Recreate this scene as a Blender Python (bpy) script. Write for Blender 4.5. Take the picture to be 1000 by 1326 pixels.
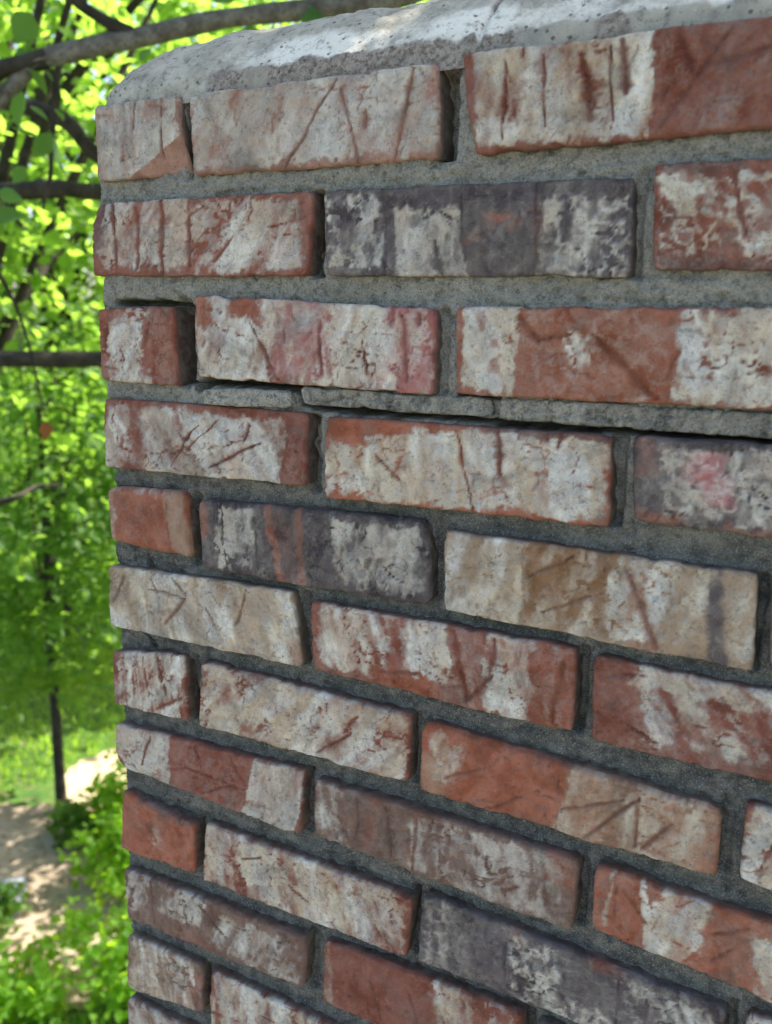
import bpy, math
import numpy as np
from mathutils import Vector, Matrix

for o in list(bpy.data.objects):
    bpy.data.objects.remove(o)
SC = bpy.context.scene
COL = SC.collection

# ------------------------------------------------------------------ camera
cam_d = bpy.data.cameras.new('camera')
cam = bpy.data.objects.new('camera', cam_d)
COL.objects.link(cam)
YAW, PITCH, ROLL = 0.50207, 0.20732, 0.02578
CAM = Vector((0.53286, -0.49605, -0.15044))
F = Vector((-math.sin(YAW)*math.cos(PITCH), math.cos(YAW)*math.cos(PITCH), -math.sin(PITCH)))
R = Vector((math.cos(YAW), math.sin(YAW), 0))
U = R.cross(F)
R2 = math.cos(ROLL)*R + math.sin(ROLL)*U
U2 = -math.sin(ROLL)*R + math.cos(ROLL)*U
mw = Matrix((R2, U2, -F)).transposed().to_4x4()
mw.translation = CAM
cam.matrix_world = mw
cam_d.sensor_fit = 'HORIZONTAL'
cam_d.sensor_width = 36.0
cam_d.lens = 36.0*1.13885
cam_d.clip_start = 0.02
cam_d.clip_end = 500
cam_d.dof.use_dof = True
cam_d.dof.focus_distance = 0.62
cam_d.dof.aperture_fstop = 41.0/3.9
SC.camera = cam

# ------------------------------------------------------------------ world, sun, exposure
SUN_DIR = Vector((0.36, 0.55, 0.85)).normalized()      # towards the sun: behind the chimney
el = math.asin(SUN_DIR.z)
az = math.atan2(SUN_DIR.x, SUN_DIR.y)
w = bpy.data.worlds.new('World')
SC.world = w
w.use_nodes = True
nt = w.node_tree
nt.nodes.clear()
sky = nt.nodes.new('ShaderNodeTexSky')
sky.sky_type = 'NISHITA'
sky.sun_disc = False
sky.sun_elevation = el
sky.sun_rotation = az
sky.air_density = 1.0
sky.dust_density = 3.0
sky.ozone_density = 0.2
bg = nt.nodes.new('ShaderNodeBackground')
bg.inputs['Strength'].default_value = 0.13
wo = nt.nodes.new('ShaderNodeOutputWorld')
nt.links.new(sky.outputs[0], bg.inputs[0])
nt.links.new(bg.outputs[0], wo.inputs[0])
sun_d = bpy.data.lights.new('sun', 'SUN')
sun_d.energy = 5.0
sun_d.angle = math.radians(0.5)
sun_d.color = (1.0, 0.94, 0.84)
sun = bpy.data.objects.new('sun', sun_d)
sun.rotation_euler = SUN_DIR.to_track_quat('Z', 'Y').to_euler()
COL.objects.link(sun)
SC.view_settings.view_transform = 'Standard'
SC.view_settings.look = 'None'
SC.view_settings.exposure = 2.02
SC.view_settings.gamma = 1.0
SC.view_settings.use_curve_mapping = False

# ------------------------------------------------------------------ numpy noise
def _hash(ix, iy, iz, seed):
    h = (ix.astype(np.uint32)*np.uint32(374761393) + iy.astype(np.uint32)*np.uint32(668265263)
         + iz.astype(np.uint32)*np.uint32(2147483647) + np.uint32((seed*1274126177) & 0xffffffff))
    h = (h ^ (h >> np.uint32(13)))*np.uint32(1274126177)
    h = h ^ (h >> np.uint32(16))
    return h.astype(np.float64)/4294967295.0

def noise(x, y, seed=0, z=None):
    """value noise 0..1"""
    x = np.asarray(x, float) + 1000.0
    y = np.asarray(y, float) + 1000.0
    z = np.zeros_like(x) if z is None else np.asarray(z, float) + 1000.0
    ix, iy, iz = np.floor(x).astype(np.int64), np.floor(y).astype(np.int64), np.floor(z).astype(np.int64)
    fx, fy, fz = x-ix, y-iy, z-iz
    fx, fy, fz = [t*t*t*(t*(t*6-15)+10) for t in (fx, fy, fz)]
    r = 0
    for dx in (0, 1):
        for dy in (0, 1):
            a = _hash(ix+dx, iy+dy, iz, seed)
            b = _hash(ix+dx, iy+dy, iz+1, seed)
            r = r + (a*(1-fz)+b*fz)*(fx if dx else 1-fx)*(fy if dy else 1-fy)
    return r

def fbm(x, y, seed=0, octv=3, rough=.5):
    s, a, t = 0, 1.0, 0
    for k in range(octv):
        s = s + a*noise(x*2**k, y*2**k, seed+17*k)
        t += a
        a *= rough
    return s/t

def sm(a, b, x):
    t = np.clip((x-a)/(b-a), 0, 1)
    return t*t*(3-2*t)

# ------------------------------------------------------------------ object helpers
def link(name, mesh, parent=None, mat=None):
    o = bpy.data.objects.new(name, mesh)
    COL.objects.link(o)
    if parent is not None:
        o.parent = parent
    if mat is not None and mesh is not None and len(mesh.materials) == 0:
        mesh.materials.append(mat)
    return o

def empty(name, label, cat, loc=(0, 0, 0), group=None):
    o = bpy.data.objects.new(name, None)
    o.empty_display_size = .1
    COL.objects.link(o)
    o.location = loc
    tag(o, label, cat, group)
    return o

def tag(o, label, cat, group=None):
    o['label'] = label
    o['category'] = cat
    if group:
        o['group'] = group

def mk_mesh(name, verts, faces, smooth=True, attrs=None, cols=None):
    """verts (n,3); faces list of arrays (m,3) or (m,4)"""
    me = bpy.data.meshes.new(name)
    verts = np.asarray(verts, np.float32)
    if isinstance(faces, np.ndarray):
        faces = [faces]
    faces = [f for f in faces if len(f)]
    nl = sum(f.size for f in faces)
    npoly = sum(len(f) for f in faces)
    me.vertices.add(len(verts))
    me.vertices.foreach_set('co', verts.ravel())
    me.loops.add(nl)
    me.polygons.add(npoly)
    li = np.concatenate([f.ravel() for f in faces]).astype(np.int32)
    tot = np.concatenate([np.full(len(f), f.shape[1]) for f in faces]).astype(np.int32)
    st = np.concatenate([[0], np.cumsum(tot)[:-1]]).astype(np.int32)
    me.loops.foreach_set('vertex_index', li)
    me.polygons.foreach_set('loop_start', st)
    me.polygons.foreach_set('loop_total', tot)
    me.polygons.foreach_set('use_smooth', np.full(npoly, smooth))
    for k, v in (attrs or {}).items():
        a = me.attributes.new(k, 'FLOAT', 'POINT')
        a.data.foreach_set('value', np.asarray(v, np.float32).ravel())
    for k, v in (cols or {}).items():
        a = me.attributes.new(k, 'FLOAT_COLOR', 'POINT')
        c = np.ones((len(verts), 4), np.float32)
        c[:, :3] = v
        a.data.foreach_set('color', c.ravel())
    me.update(calc_edges=True)
    me.validate()
    return me

def grid_faces(nr, nc, off=0):
    i = np.arange(nr-1)[:, None]*nc + np.arange(nc-1)[None, :]
    return np.stack([i, i+1, i+nc+1, i+nc], -1).reshape(-1, 4) + off

BOXF = np.array([[0, 1, 5, 4], [1, 3, 7, 5], [3, 2, 6, 7], [2, 0, 4, 6], [4, 5, 7, 6], [0, 2, 3, 1]])
def boxes(lst):
    """list of (x0,x1,y0,y1,z0,z1) -> verts, faces"""
    v, f = [], []
    for k, (x0, x1, y0, y1, z0, z1) in enumerate(lst):
        v += [(x, y, z) for z in (z0, z1) for y in (y0, y1) for x in (x0, x1)]
        f.append(BOXF + 8*k)
    return np.array(v), np.concatenate(f)

# ------------------------------------------------------------------ materials
class N:
    def __init__(s, name):
        s.m = bpy.data.materials.new(name)
        s.m.use_nodes = True
        s.t = s.m.node_tree
        s.t.nodes.clear()
        s.out = s.n('ShaderNodeOutputMaterial')
    def n(s, typ, **kw):
        x = s.t.nodes.new(typ)
        for k, v in kw.items():
            setattr(x, k, v)
        return x
    def l(s, a, b):
        s.t.links.new(a, b)
    def val(s, sock, v):
        if hasattr(v, 'is_output'):
            s.l(v, sock)
        else:
            sock.default_value = v
    def math(s, op, a, b=0.0, c=None):
        x = s.n('ShaderNodeMath', operation=op)
        s.val(x.inputs[0], a)
        s.val(x.inputs[1], b)
        if c is not None:
            s.val(x.inputs[2], c)
        return x.outputs[0]
    def noise(s, vec, scale, detail=3, rough=.55, dist=0):
        x = s.n('ShaderNodeTexNoise')
        s.l(vec, x.inputs['Vector'])
        x.inputs['Scale'].default_value = scale
        x.inputs['Detail'].default_value = detail
        x.inputs['Roughness'].default_value = rough
        x.inputs['Distortion'].default_value = dist
        return x.outputs[0]
    def ramp(s, v, a, b, lo=0.0, hi=1.0):
        x = s.n('ShaderNodeMapRange')
        x.interpolation_type = 'SMOOTHSTEP'
        s.val(x.inputs[0], v)
        for k, q in zip((1, 2, 3, 4), (a, b, lo, hi)):
            s.val(x.inputs[k], q)
        return x.outputs[0]
    def mix(s, f, a, b, mode='MIX'):
        x = s.n('ShaderNodeMix', data_type='RGBA', blend_type=mode)
        s.val(x.inputs[0], f)
        for i, v in ((6, a), (7, b)):
            if isinstance(v, tuple):
                v = (*v, 1.0)[:4]
            s.val(x.inputs[i], v)
        return x.outputs[2]
    def attr(s, name, out='Fac'):
        x = s.n('ShaderNodeAttribute')
        x.attribute_name = name
        return x.outputs[out]
    def bsdf(s, col, rough=.9, normal=None, spec=.25):
        b = s.n('ShaderNodeBsdfPrincipled')
        s.val(b.inputs['Base Color'], (*col, 1) if isinstance(col, tuple) else col)
        s.val(b.inputs['Roughness'], rough)
        b.inputs['Specular IOR Level'].default_value = spec
        if normal is not None:
            s.l(normal, b.inputs['Normal'])
        return b
    def bump(s, h, strength, dist, normal=None):
        b = s.n('ShaderNodeBump')
        b.inputs['Strength'].default_value = strength
        b.inputs['Distance'].default_value = dist
        s.l(h, b.inputs['Height'])
        if normal is not None:
            s.l(normal, b.inputs['Normal'])
        return b.outputs[0]
    def objvec(s):
        """object coordinates shifted at random per object"""
        tc = s.n('ShaderNodeTexCoord')
        oi = s.n('ShaderNodeObjectInfo')
        sc = s.math('MULTIPLY', oi.outputs['Random'], 37.0)
        v = s.n('ShaderNodeVectorMath', operation='ADD')
        s.l(tc.outputs['Object'], v.inputs[0])
        s.l(sc, v.inputs[1])
        return v.outputs[0]

def mat_brick():
    s = N('brick_clay')
    v = s.objvec()
    w_ = s.attr('white')
    base = s.attr('base', 'Color')
    wcol = s.attr('wcol', 'Color')
    mort_shade = s.attr('mort_shade')
    n1 = s.noise(v, 120, 5, .65)
    n2 = s.noise(v, 420, 4, .6)
    n3 = s.noise(v, 1300, 2, .6)
    n4 = s.noise(v, 45, 3, .6, .6)
    n5 = s.noise(v, 210, 6, .72, .4)
    a = s.math('MULTIPLY_ADD', s.math('SUBTRACT', n1, .5), 0.5, w_)
    a = s.math('MULTIPLY_ADD', s.math('SUBTRACT', n2, .5), .55, a)
    a = s.math('MULTIPLY_ADD', s.math('SUBTRACT', n3, .5), .25, a)
    mask = s.ramp(a, .02, .92)
    zone = s.ramp(n4, .36, .66, .25, 1.0)
    # fired clay: tone drift, dark iron specks, pale sand grains
    bv = s.ramp(n4, .3, .7, .72, 1.25)
    bc = s.mix(1.0, base, (1, 1, 1), 'MULTIPLY')
    hs = s.n('ShaderNodeHueSaturation')
    s.l(bc, hs.inputs['Color'])
    s.l(bv, hs.inputs['Value'])
    hs.inputs['Saturation'].default_value = 1.0
    bc = hs.outputs[0]
    bc = s.mix(s.ramp(n2, .56, .70, 0, .55), bc, (.055, .04, .038))
    bc = s.mix(s.ramp(n3, .60, .74, 0, .28), bc, (.42, .30, .22))
    # slurry: grey dirt in its pores
    wc = s.mix(s.ramp(n1, .40, .66, 0, .42), wcol, (.30, .27, .24))
    wc = s.mix(s.math('MULTIPLY', zone, s.ramp(n2, .54, .66, 0, .62)), wc, (.16, .135, .12))
    wc = s.mix(s.math('MULTIPLY', zone, s.ramp(n3, .56, .68, 0, .65)), wc, (.10, .085, .075))
    c = s.mix(mask, bc, wc)
    c = s.mix(s.math('MULTIPLY', zone, s.ramp(n5, .50, .70, 0, .62)), c, s.mix(.5, base, (.075, .065, .06)))
    c = s.mix(s.ramp(n5, .46, .28, 0, .15), c, (.56, .48, .40))
    soot = s.noise(v, 26, 4, .65, .8)
    c = s.mix(s.ramp(soot, .50, .72, 0, .5), c, (.10, .085, .072))
    # thin grey film of dust over everything
    c = s.mix(s.ramp(n4, .35, .7, .0, .20), c, (.25, .22, .195))
    # mortar smear on the hidden sides, coloured darker to paint in joint shade
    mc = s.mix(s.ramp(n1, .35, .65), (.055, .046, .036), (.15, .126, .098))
    c = s.mix(s.math('MULTIPLY', mort_shade, s.ramp(n1, .3, .6, .75, 1)), c, mc)
    h = s.math('ADD', s.math('MULTIPLY', n2, .7), s.math('MULTIPLY', n3, .4))
    h = s.math('MULTIPLY_ADD', mask, .35, h)
    h = s.math('MULTIPLY_ADD', n5, -1.0, h)
    n6 = s.noise(v, 2600, 2, .5)
    h = s.math('MULTIPLY_ADD', n6, .5, h)
    c = s.mix(s.ramp(n6, .58, .70, 0, .22), c, (.05, .042, .036))
    nrm = s.bump(h, 1.0, .0014)
    s.l(s.bsdf(c, .9, nrm, .2).outputs[0], s.out.inputs[0])
    return s.m

def mat_mortar():
    s = N('mortar')
    v = s.objvec()
    lt = s.attr('light')
    n1 = s.noise(v, 60, 5, .65)
    n2 = s.noise(v, 380, 4, .65)
    n3 = s.noise(v, 1100, 2, .6)
    c = s.mix(s.ramp(n1, .35, .65), (.075, .073, .069), (.17, .160, .142))
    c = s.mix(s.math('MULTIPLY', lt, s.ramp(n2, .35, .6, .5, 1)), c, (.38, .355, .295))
    c = s.mix(s.ramp(n2, .55, .72, 0, .7), c, (.045, .048, .046))
    c = s.mix(s.ramp(n3, .56, .68, 0, .6), c, (.42, .40, .35))
    c = s.mix(s.ramp(n3, .44, .34, 0, .5), c, (.03, .03, .03))
    # a little lichen green
    c = s.mix(s.ramp(s.noise(v, 33, 3), .58, .75, 0, .35), c, (.12, .13, .10))
    h = s.math('ADD', s.math('MULTIPLY', n2, .8), s.math('MULTIPLY', n3, .45))
    n4 = s.noise(v, 170, 5, .7)
    c = s.mix(s.ramp(n4, .50, .68, 0, .6), c, (.05, .05, .05))
    c = s.mix(s.ramp(n4, .45, .30, 0, .4), c, (.30, .29, .26))
    h = s.math('MULTIPLY_ADD', n4, -1.2, h)
    nrm = s.bump(h, 1.0, .003)
    s.l(s.bsdf(c, .95, nrm, .15).outputs[0], s.out.inputs[0])
    return s.m

def mat_crown():
    s = N('crown_mortar')
    v = s.objvec()
    wh = s.attr('white')
    br = s.attr('brown')
    n1 = s.noise(v, 55, 5, .65)
    n2 = s.noise(v, 300, 4, .65)
    n3 = s.noise(v, 1000, 2, .6)
    c = s.mix(s.ramp(n1, .3, .7), (.25, .225, .18), (.43, .395, .315))
    m = s.math('MULTIPLY_ADD', s.math('SUBTRACT', n1, .5), .9, br)
    c = s.mix(s.ramp(m, .25, .75), c, s.mix(s.ramp(n2, .35, .65), (.12, .095, .075), (.34, .29, .24)))
    m = s.math('MULTIPLY_ADD', s.math('SUBTRACT', n1, .5), 1.1, wh)
    m = s.math('MULTIPLY_ADD', s.math('SUBTRACT', n2, .5), .8, m)
    c = s.mix(s.ramp(m, .25, .85, 0, .9), c, (.72, .68, .58))
    c = s.mix(s.ramp(n2, .58, .72, 0, .65), c, (.10, .10, .09))
    c = s.mix(s.ramp(n3, .60, .72, 0, .5), c, (.5, .5, .46))
    vo = s.n('ShaderNodeTexVoronoi')
    s.l(v, vo.inputs['Vector'])
    vo.inputs['Scale'].default_value = 110
    c = s.mix(s.ramp(vo.outputs['Distance'], .10, .17, .8, 0), c, (.06, .05, .045))
    h = s.math('ADD', s.math('MULTIPLY', n2, .8), s.math('MULTIPLY', n3, .4))
    n4 = s.noise(v, 150, 6, .72)
    c = s.mix(s.ramp(n4, .50, .68, 0, .6), c, (.085, .08, .07))
    h = s.math('MULTIPLY_ADD', n4, -1.3, h)
    nrm = s.bump(h, 1.0, .0024)
    s.l(s.bsdf(c, .92, nrm, .2).outputs[0], s.out.inputs[0])
    return s.m

def mat_leaf(name, c1, c2, trans, tmix=.5):
    s = N(name)
    g = s.n('ShaderNodeNewGeometry')
    oi = s.n('ShaderNodeObjectInfo')
    r = s.math('FRACT', s.math('ADD', g.outputs['Random Per Island'], oi.outputs['Random']))
    c = s.mix(r, c1, c2)
    b = s.bsdf(c, .55, None, .22)
    t = s.n('ShaderNodeBsdfTranslucent')
    s.l(s.mix(r, trans, tuple(x*.7 for x in trans)), t.inputs[0])
    m = s.n('ShaderNodeMixShader')
    m.inputs[0].default_value = tmix
    s.l(b.outputs[0], m.inputs[1])
    s.l(t.outputs[0], m.inputs[2])
    s.l(m.outputs[0], s.out.inputs[0])
    return s.m

def mat_noise(name, c1, c2, scale, rough=.9, bump=.01, c3=None, sc2=None, stretch=None):
    s = N(name)
    tc = s.n('ShaderNodeTexCoord')
    v = tc.outputs['Object']
    if stretch:
        mp = s.n('ShaderNodeMapping')
        s.l(v, mp.inputs[0])
        mp.inputs['Scale'].default_value = stretch
        v = mp.outputs[0]
    n1 = s.noise(v, scale, 5, .65)
    n2 = s.noise(v, sc2 or scale*6, 4, .6)
    c = s.mix(s.ramp(n1, .35, .65), c1, c2)
    if c3:
        c = s.mix(s.ramp(n2, .5, .68), c, c3)
    nrm = s.bump(s.math('ADD', n1, s.math('MULTIPLY', n2, .6)), .7, bump)
    s.l(s.bsdf(c, rough, nrm, .2).outputs[0], s.out.inputs[0])
    return s.m

M_BRICK = mat_brick()
M_MORT = mat_mortar()
M_CROWN = mat_crown()
M_LEAF_NEAR = mat_leaf('leaf_near', (.028, .075, .035), (.055, .12, .030), (.26, .46, .05), .42)
M_LEAF_FAR = mat_leaf('leaf_far', (.040, .095, .012), (.075, .14, .016), (.42, .70, .075), .6)
M_LEAF_DARK = mat_leaf('leaf_deep', (.024, .065, .014), (.045, .100, .018), (.34, .60, .06), .52)
M_SHRUB = mat_leaf('leaf_shrub', (.040, .100, .012), (.075, .15, .018), (.60, .92, .04), .6)
M_DEAD = mat_leaf('leaf_dead', (.17, .06, .02), (.21, .08, .03), (.30, .09, .02), .4)
M_GRASS = mat_leaf('grass_blade', (.050, .115, .014), (.10, .18, .022), (.50, .80, .04), .5)
M_BARK = mat_noise('bark', (.075, .062, .05), (.17, .155, .13), 22, .95, .006, (.05, .045, .035), 160)
M_BARK_DARK = mat_noise('bark_dark', (.022, .019, .014), (.048, .042, .03), 18, .95, .01, (.035, .03, .024), 90)
M_LAWN = mat_noise('lawn_soil', (.028, .066, .012), (.062, .118, .018), 1.6, .95, .03, (.10, .085, .045), 9)
M_DIRT = mat_noise('dirt', (.19, .15, .11), (.33, .265, .195), 2.2, .95, .02, (.14, .10, .065), 14)
M_FILL_GROUND = mat_noise('fill_ground', (.17, .155, .14), (.26, .24, .215), 1.5, .95, .02, (.12, .11, .10), 40)
M_SAND = mat_noise('sandy_soil', (.32, .25, .16), (.43, .34, .22), 3.0, .95, .015, (.20, .15, .10), 30)
M_STONE = mat_noise('slab_stone', (.13, .145, .165), (.20, .22, .245), 9, .8, .006, (.18, .19, .20), 70)

# ------------------------------------------------------------------ ground
def sheet(name, outline, z, mat):
    o = np.array(outline, float)
    v = np.c_[o, np.zeros(len(o))]
    me = bpy.data.meshes.new(name)
    me.from_pydata([tuple(p) for p in v], [], [tuple(range(len(v)))])
    ob = link(name, me, None, mat)
    ob.location.z = z
    ob['kind'] = 'structure'
    return ob

GZ = -4.5
def ground():
    n = 121
    t = np.linspace(-1, 1, n)
    g = np.sign(t)*np.abs(t)**2.2*160
    X, Y = np.meshgrid(g, g)
    Z = -0.03*noise(X*.5, Y*.5, 5) - .012
    Z = np.where(np.hypot(X+5, Y-4) < 6, -.012, Z)
    me = mk_mesh('lawn', np.stack([X.ravel(), Y.ravel(), Z.ravel()], -1), grid_faces(n, n))
    o = link('lawn', me, None, M_LAWN)
    o.location.z = GZ
    o['kind'] = 'structure'

def blob(cx, cy, rx, ry, ang, seed, n=72, wob=.25):
    a = np.linspace(0, 2*np.pi, n, endpoint=False)
    k = 1 + wob*2*(fbm(np.cos(a)*1.6+5, np.sin(a)*1.6+5, seed, 4, .6)-.5)
    x, y = rx*k*np.cos(a), ry*k*np.sin(a)
    c, s = math.cos(ang), math.sin(ang)
    return np.stack([cx+x*c-y*s, cy+x*s+y*c], -1)

ground()
sheet('added_fill_ground', [(-14, -14), (14, -14), (14, .4), (3, .9), (-2.2, .9), (-3.4, -.2), (-9, -2), (-14, -3)], GZ+.004, M_FILL_GROUND)  # unseen ground added in front to bounce neutral light onto the bricks
sheet('dirt_path', blob(-4.62, 3.58, 1.4, .60, math.radians(-25), 3, wob=.35), GZ+.006, M_DIRT)
sheet('sandy_clearing', blob(-5.05, 5.35, 1.05, .72, math.radians(29), 8, wob=.22), GZ+.012, M_SAND)

# ------------------------------------------------------------------ chimney
chimney = empty('brick_chimney', 'weathered red and whitewashed brick chimney stack with rounded mortar cap', 'chimney')

RED, ORG, BRN = np.array((.225, .064, .037)), np.array((.32, .092, .045)), np.array((.17, .090, .064))
DRK, TAN, PNK = np.array((.070, .054, .058)), np.array((.36, .25, .16)), np.array((.60, .22, .22))
RUST, CRV = np.array((.235, .115, .048)), np.array((.15, .055, .038))
PALE = np.array((.34, .185, .135))
BASES = dict(R=RED, O=ORG, B=BRN, D=DRK, T=TAN, P=PALE)
WCOL = dict(w=(.69, .625, .50), c=(.66, .56, .41), g=(.50, .445, .37), p=(.60, .505, .405))

def seg_dist(x, z, a, b):
    ax, az = a
    bx, bz = b
    dx, dz = bx-ax, bz-az
    L = dx*dx+dz*dz+1e-9
    t = np.clip(((x-ax)*dx+(z-az)*dz)/L, 0, 1)
    side = ((x-ax)*dz-(z-az)*dx)/math.sqrt(L)
    return np.hypot(x-ax-t*dx, z-az-t*dz), side

def axis(L, edge=(0, .35, .9, 1.7, 2.8, 4.2), step=1.35):
    e = np.array(edge)
    n = max(4, int((L-2*e[-1])/step))
    mid = np.linspace(e[-1], L-e[-1], n+1)
    return np.concatenate([e[:-1], mid, (L-e[:-1])[::-1]])

def brick_mesh(name, quad, depth, sp, seed, yoff=0.0, mortar=False):
    """quad TL,TR,BR,BL in mm on the wall face; returns mesh in metres, origin at brick centre, and that centre"""
    TL, TR, BR, BL = [np.array(q, float) for q in quad]
    W = (np.linalg.norm(TR-TL)+np.linalg.norm(BR-BL))/2
    H = (np.linalg.norm(TL-BL)+np.linalg.norm(TR-BR))/2
    xs, zs = axis(W), axis(H)                       # mm from left, from bottom
    X, Zl = np.meshgrid(xs, zs)
    u, v = X/W, Zl/H
    dl, dr, db, dt = X, W-X, Zl, H-Zl
    so = seed*7.31
    # wobbling, chipped edges
    def wob(s, k, a=1.2):
        n = fbm(s/17+so, 0*s+k, seed+k, 4, .6)-.5
        big = np.maximum(0, noise(s/9+so, 0*s+k, seed+k+50)-.72)*9
        return a*2*n*.7 + big*.5
    top, bot, lef, rig = wob(X, 1), wob(X, 2), wob(Zl, 3), wob(Zl, 4)
    cr = 3.2
    kx = lef*np.exp(-dl/6) - rig*np.exp(-dr/6)
    kz = bot*np.exp(-db/6) - top*np.exp(-dt/6)
    for a, b, sx, sz in ((dl, db, 1, 1), (dl, dt, 1, -1), (dr, db, -1, 1), (dr, dt, -1, -1)):
        c = np.exp(-(a+b)/cr)*sp.get('round', .9)
        kx = kx + sx*c
        kz = kz + sz*c
    px = (TL[0]*(1-u)+TR[0]*u)*v + (BL[0]*(1-u)+BR[0]*u)*(1-v) + kx
    pz = (TL[1]*(1-u)+TR[1]*u)*v + (BL[1]*(1-u)+BR[1]*u)*(1-v) + kz
    # relief (mm, + is into the wall)
    r = sp.get('edge', 1.2+1.1*((seed*37) % 10)/10)*(.75+.6*noise(X/20+so, Zl/20, seed+9))
    def rnd(d):
        q = np.clip(1-d/r, 0, 1)
        return r*(1-np.sqrt(np.clip(1-q*q, 0, 1)))
    y = np.minimum(rnd(dl)+rnd(dr)+rnd(db)+rnd(dt), r*1.25)
    rel = sp.get('rel', 1.0)
    y = y + rel*2.9*(fbm(X/34+so, Zl/26, seed, 3)-.5) + rel*1.15*(fbm(X/7+so, Zl/7, seed+3, 3, .6)-.5)
    pit = noise(X/3.1+so, Zl/3.1, seed+21)
    y = y + .9*rel*sm(.78, .95, pit)
    bare = np.zeros_like(X)
    crease = np.zeros_like(X)
    jx = 3.4*(fbm(X/14+so, Zl/14, seed+5, 3)-.5)
    jz = 3.4*(fbm(X/14+so, Zl/14+9, seed+6, 3)-.5)
    for c in sp.get('C', ()):
        u0, v0, u1, v1 = c[:4]
        wd = c[4] if len(c) > 4 else 1.0
        dp = c[5] if len(c) > 5 else 1.3
        d, sd = seg_dist(X+jx, Zl+jz, (u0*W, v0*H), (u1*W, v1*H))
        t = np.clip(((X-u0*W)*(u1-u0)*W+(Zl-v0*H)*(v1-v0)*H)/(((u1-u0)*W)**2+((v1-v0)*H)**2+1e-9), 0, 1)
        vary = fbm(t*7+so+u0*50, t*0+v0*9, seed+81, 3, .6)
        wd = wd*(.45+1.2*vary)*(1-.45*np.abs(2*t-1)**3)
        line = np.exp(-(d/wd)**2)*sm(.25, .5, vary+.12)
        dp = dp*.72
        y = y + dp*line - .55*dp*np.exp(-((d-2.6*wd)/(2.0*wd))**2)*(sd > 0)
        crease = np.maximum(crease, line)
        bare = np.maximum(bare, .9*np.exp(-(d/(wd*(.9+1.4*vary)))**2))
    rs = np.random.default_rng(seed*13+1)
    for _ in range(int(W/22)):
        u0, v0 = rs.uniform(.03, .97)*W, rs.uniform(.05, .95)*H
        an, ln = rs.uniform(0, 3.14), rs.uniform(5, 22)
        d, sd = seg_dist(X+jx*1.6, Zl+jz*1.6, (u0, v0), (u0+math.cos(an)*ln, v0+math.sin(an)*ln))
        wd = rs.uniform(.35, 1.0)*(.5+noise(X/4+so, Zl/4, seed+83))
        line = np.exp(-(d/wd)**2)*rs.uniform(.3, .9)
        y = y + .6*line - .25*np.exp(-((d-2.4)/2.2)**2)*(sd > 0)*rs.uniform(0, 1)
        crease = np.maximum(crease, line*.8)
        bare = np.maximum(bare, line*.7)
    def patch(p, s0=3.2):
        u0, u1, v0, v1, amt = p[:5]
        s = p[5] if len(p) > 5 else s0
        ja = 6 if s < 1.2 else 14
        sk = (noise(np.array([u0*31+so]), np.array([u1*17.0]), 91)[0]-.5)*.5
        s = s*1.7+.4
        nx = X + sk*(Zl-H/2) + jx*(.9 if s < 2.5 else 1.8) + ja*(fbm(X/7+so, Zl/7, seed+31+int(u0*90), 4, .7)-.5)
        nz = Zl + jz*1.2 + 12*(fbm(X/8+so, Zl/8, seed+33, 4, .68)-.5)
        m = sm(u0*W-s, u0*W+s, nx)*(1-sm(u1*W-s, u1*W+s, nx))
        if v0 > 0.001:
            m = m*sm(v0*H-3, v0*H+3, nz)
        if v1 < .999:
            m = m*(1-sm(v1*H-3, v1*H+3, nz))
        return m*amt
    wht = np.full_like(X, sp.get('w0', 0.17))
    for p in sp.get('W', ()):
        wht = np.maximum(wht, patch(p))
    for p in sp.get('B', ()):
        bare = np.maximum(bare, patch(p))
    an = np.radians(90+rs.uniform(-38, 38))
    S_ = (X*math.cos(an)+Zl*math.sin(an))/3.0+jx*.5       # along the smear
    T_ = -X*math.sin(an)+Zl*math.cos(an)+jz*.8            # across it
    mid = .95*(fbm(T_/11+so, S_/11, seed+41, 4, .6)-.5)+.4*(fbm(T_/4+so, S_/4, seed+45, 3, .55)-.5)+.35*(fbm(X/24+so, Zl/24, seed+46, 2)-.5)
    ring = 1-np.abs(fbm(X/8+so, Zl/8, seed+43, 3)-.5)*7
    fold = np.abs(fbm(X/16+so+jx/6, Zl/10+jz/6, seed+47, 3, .55)-.5)
    wht = wht + (1.35*sp.get('mott', .95)*mid + sp.get('ring', .22)*np.clip(ring, 0, 1) - .62*sm(.045, .0, fold)*sm(.42, .58, fbm(X/20+so, Zl/20, seed+49, 3)))*sm(.05, .4, wht)
    y = y + .7*sm(.05, .0, fold)*rel - .5*sm(.05, .10, fold)*(fold < .14)*rel*.5
    if sp.get('streak'):
        st = fbm(X/2.6+so+Zl/30, Zl/45, seed+44, 3, .6)-.5
        wht = wht + sp['streak']*st*sm(.1, .4, wht)
    # slurry rubbed thin on the worn arrises
    rim = np.minimum(np.minimum(dl, dr), np.minimum(db, dt))
    wht = wht - .12*np.exp(-rim/1.8)*(noise(X/6+so, Zl/6, seed+61) > .35)
    wht = wht*(1-bare)
    base = np.zeros(X.shape+(3,)) + BASES[sp.get('base', 'R')]
    base = base*(.86+.28*noise(np.array([so]), np.array([3.3]), 77))
    for key, colr in (('D', DRK), ('RU', RUST), ('K', PNK), ('T', TAN), ('RR', ORG)):
        for p in sp.get(key, ()):
            m = np.clip(patch(p), 0, 1)[..., None]
            base = base*(1-m) + colr*m
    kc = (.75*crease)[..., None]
    base = base*(1-kc) + np.minimum(CRV, base*.6)*kc
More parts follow.
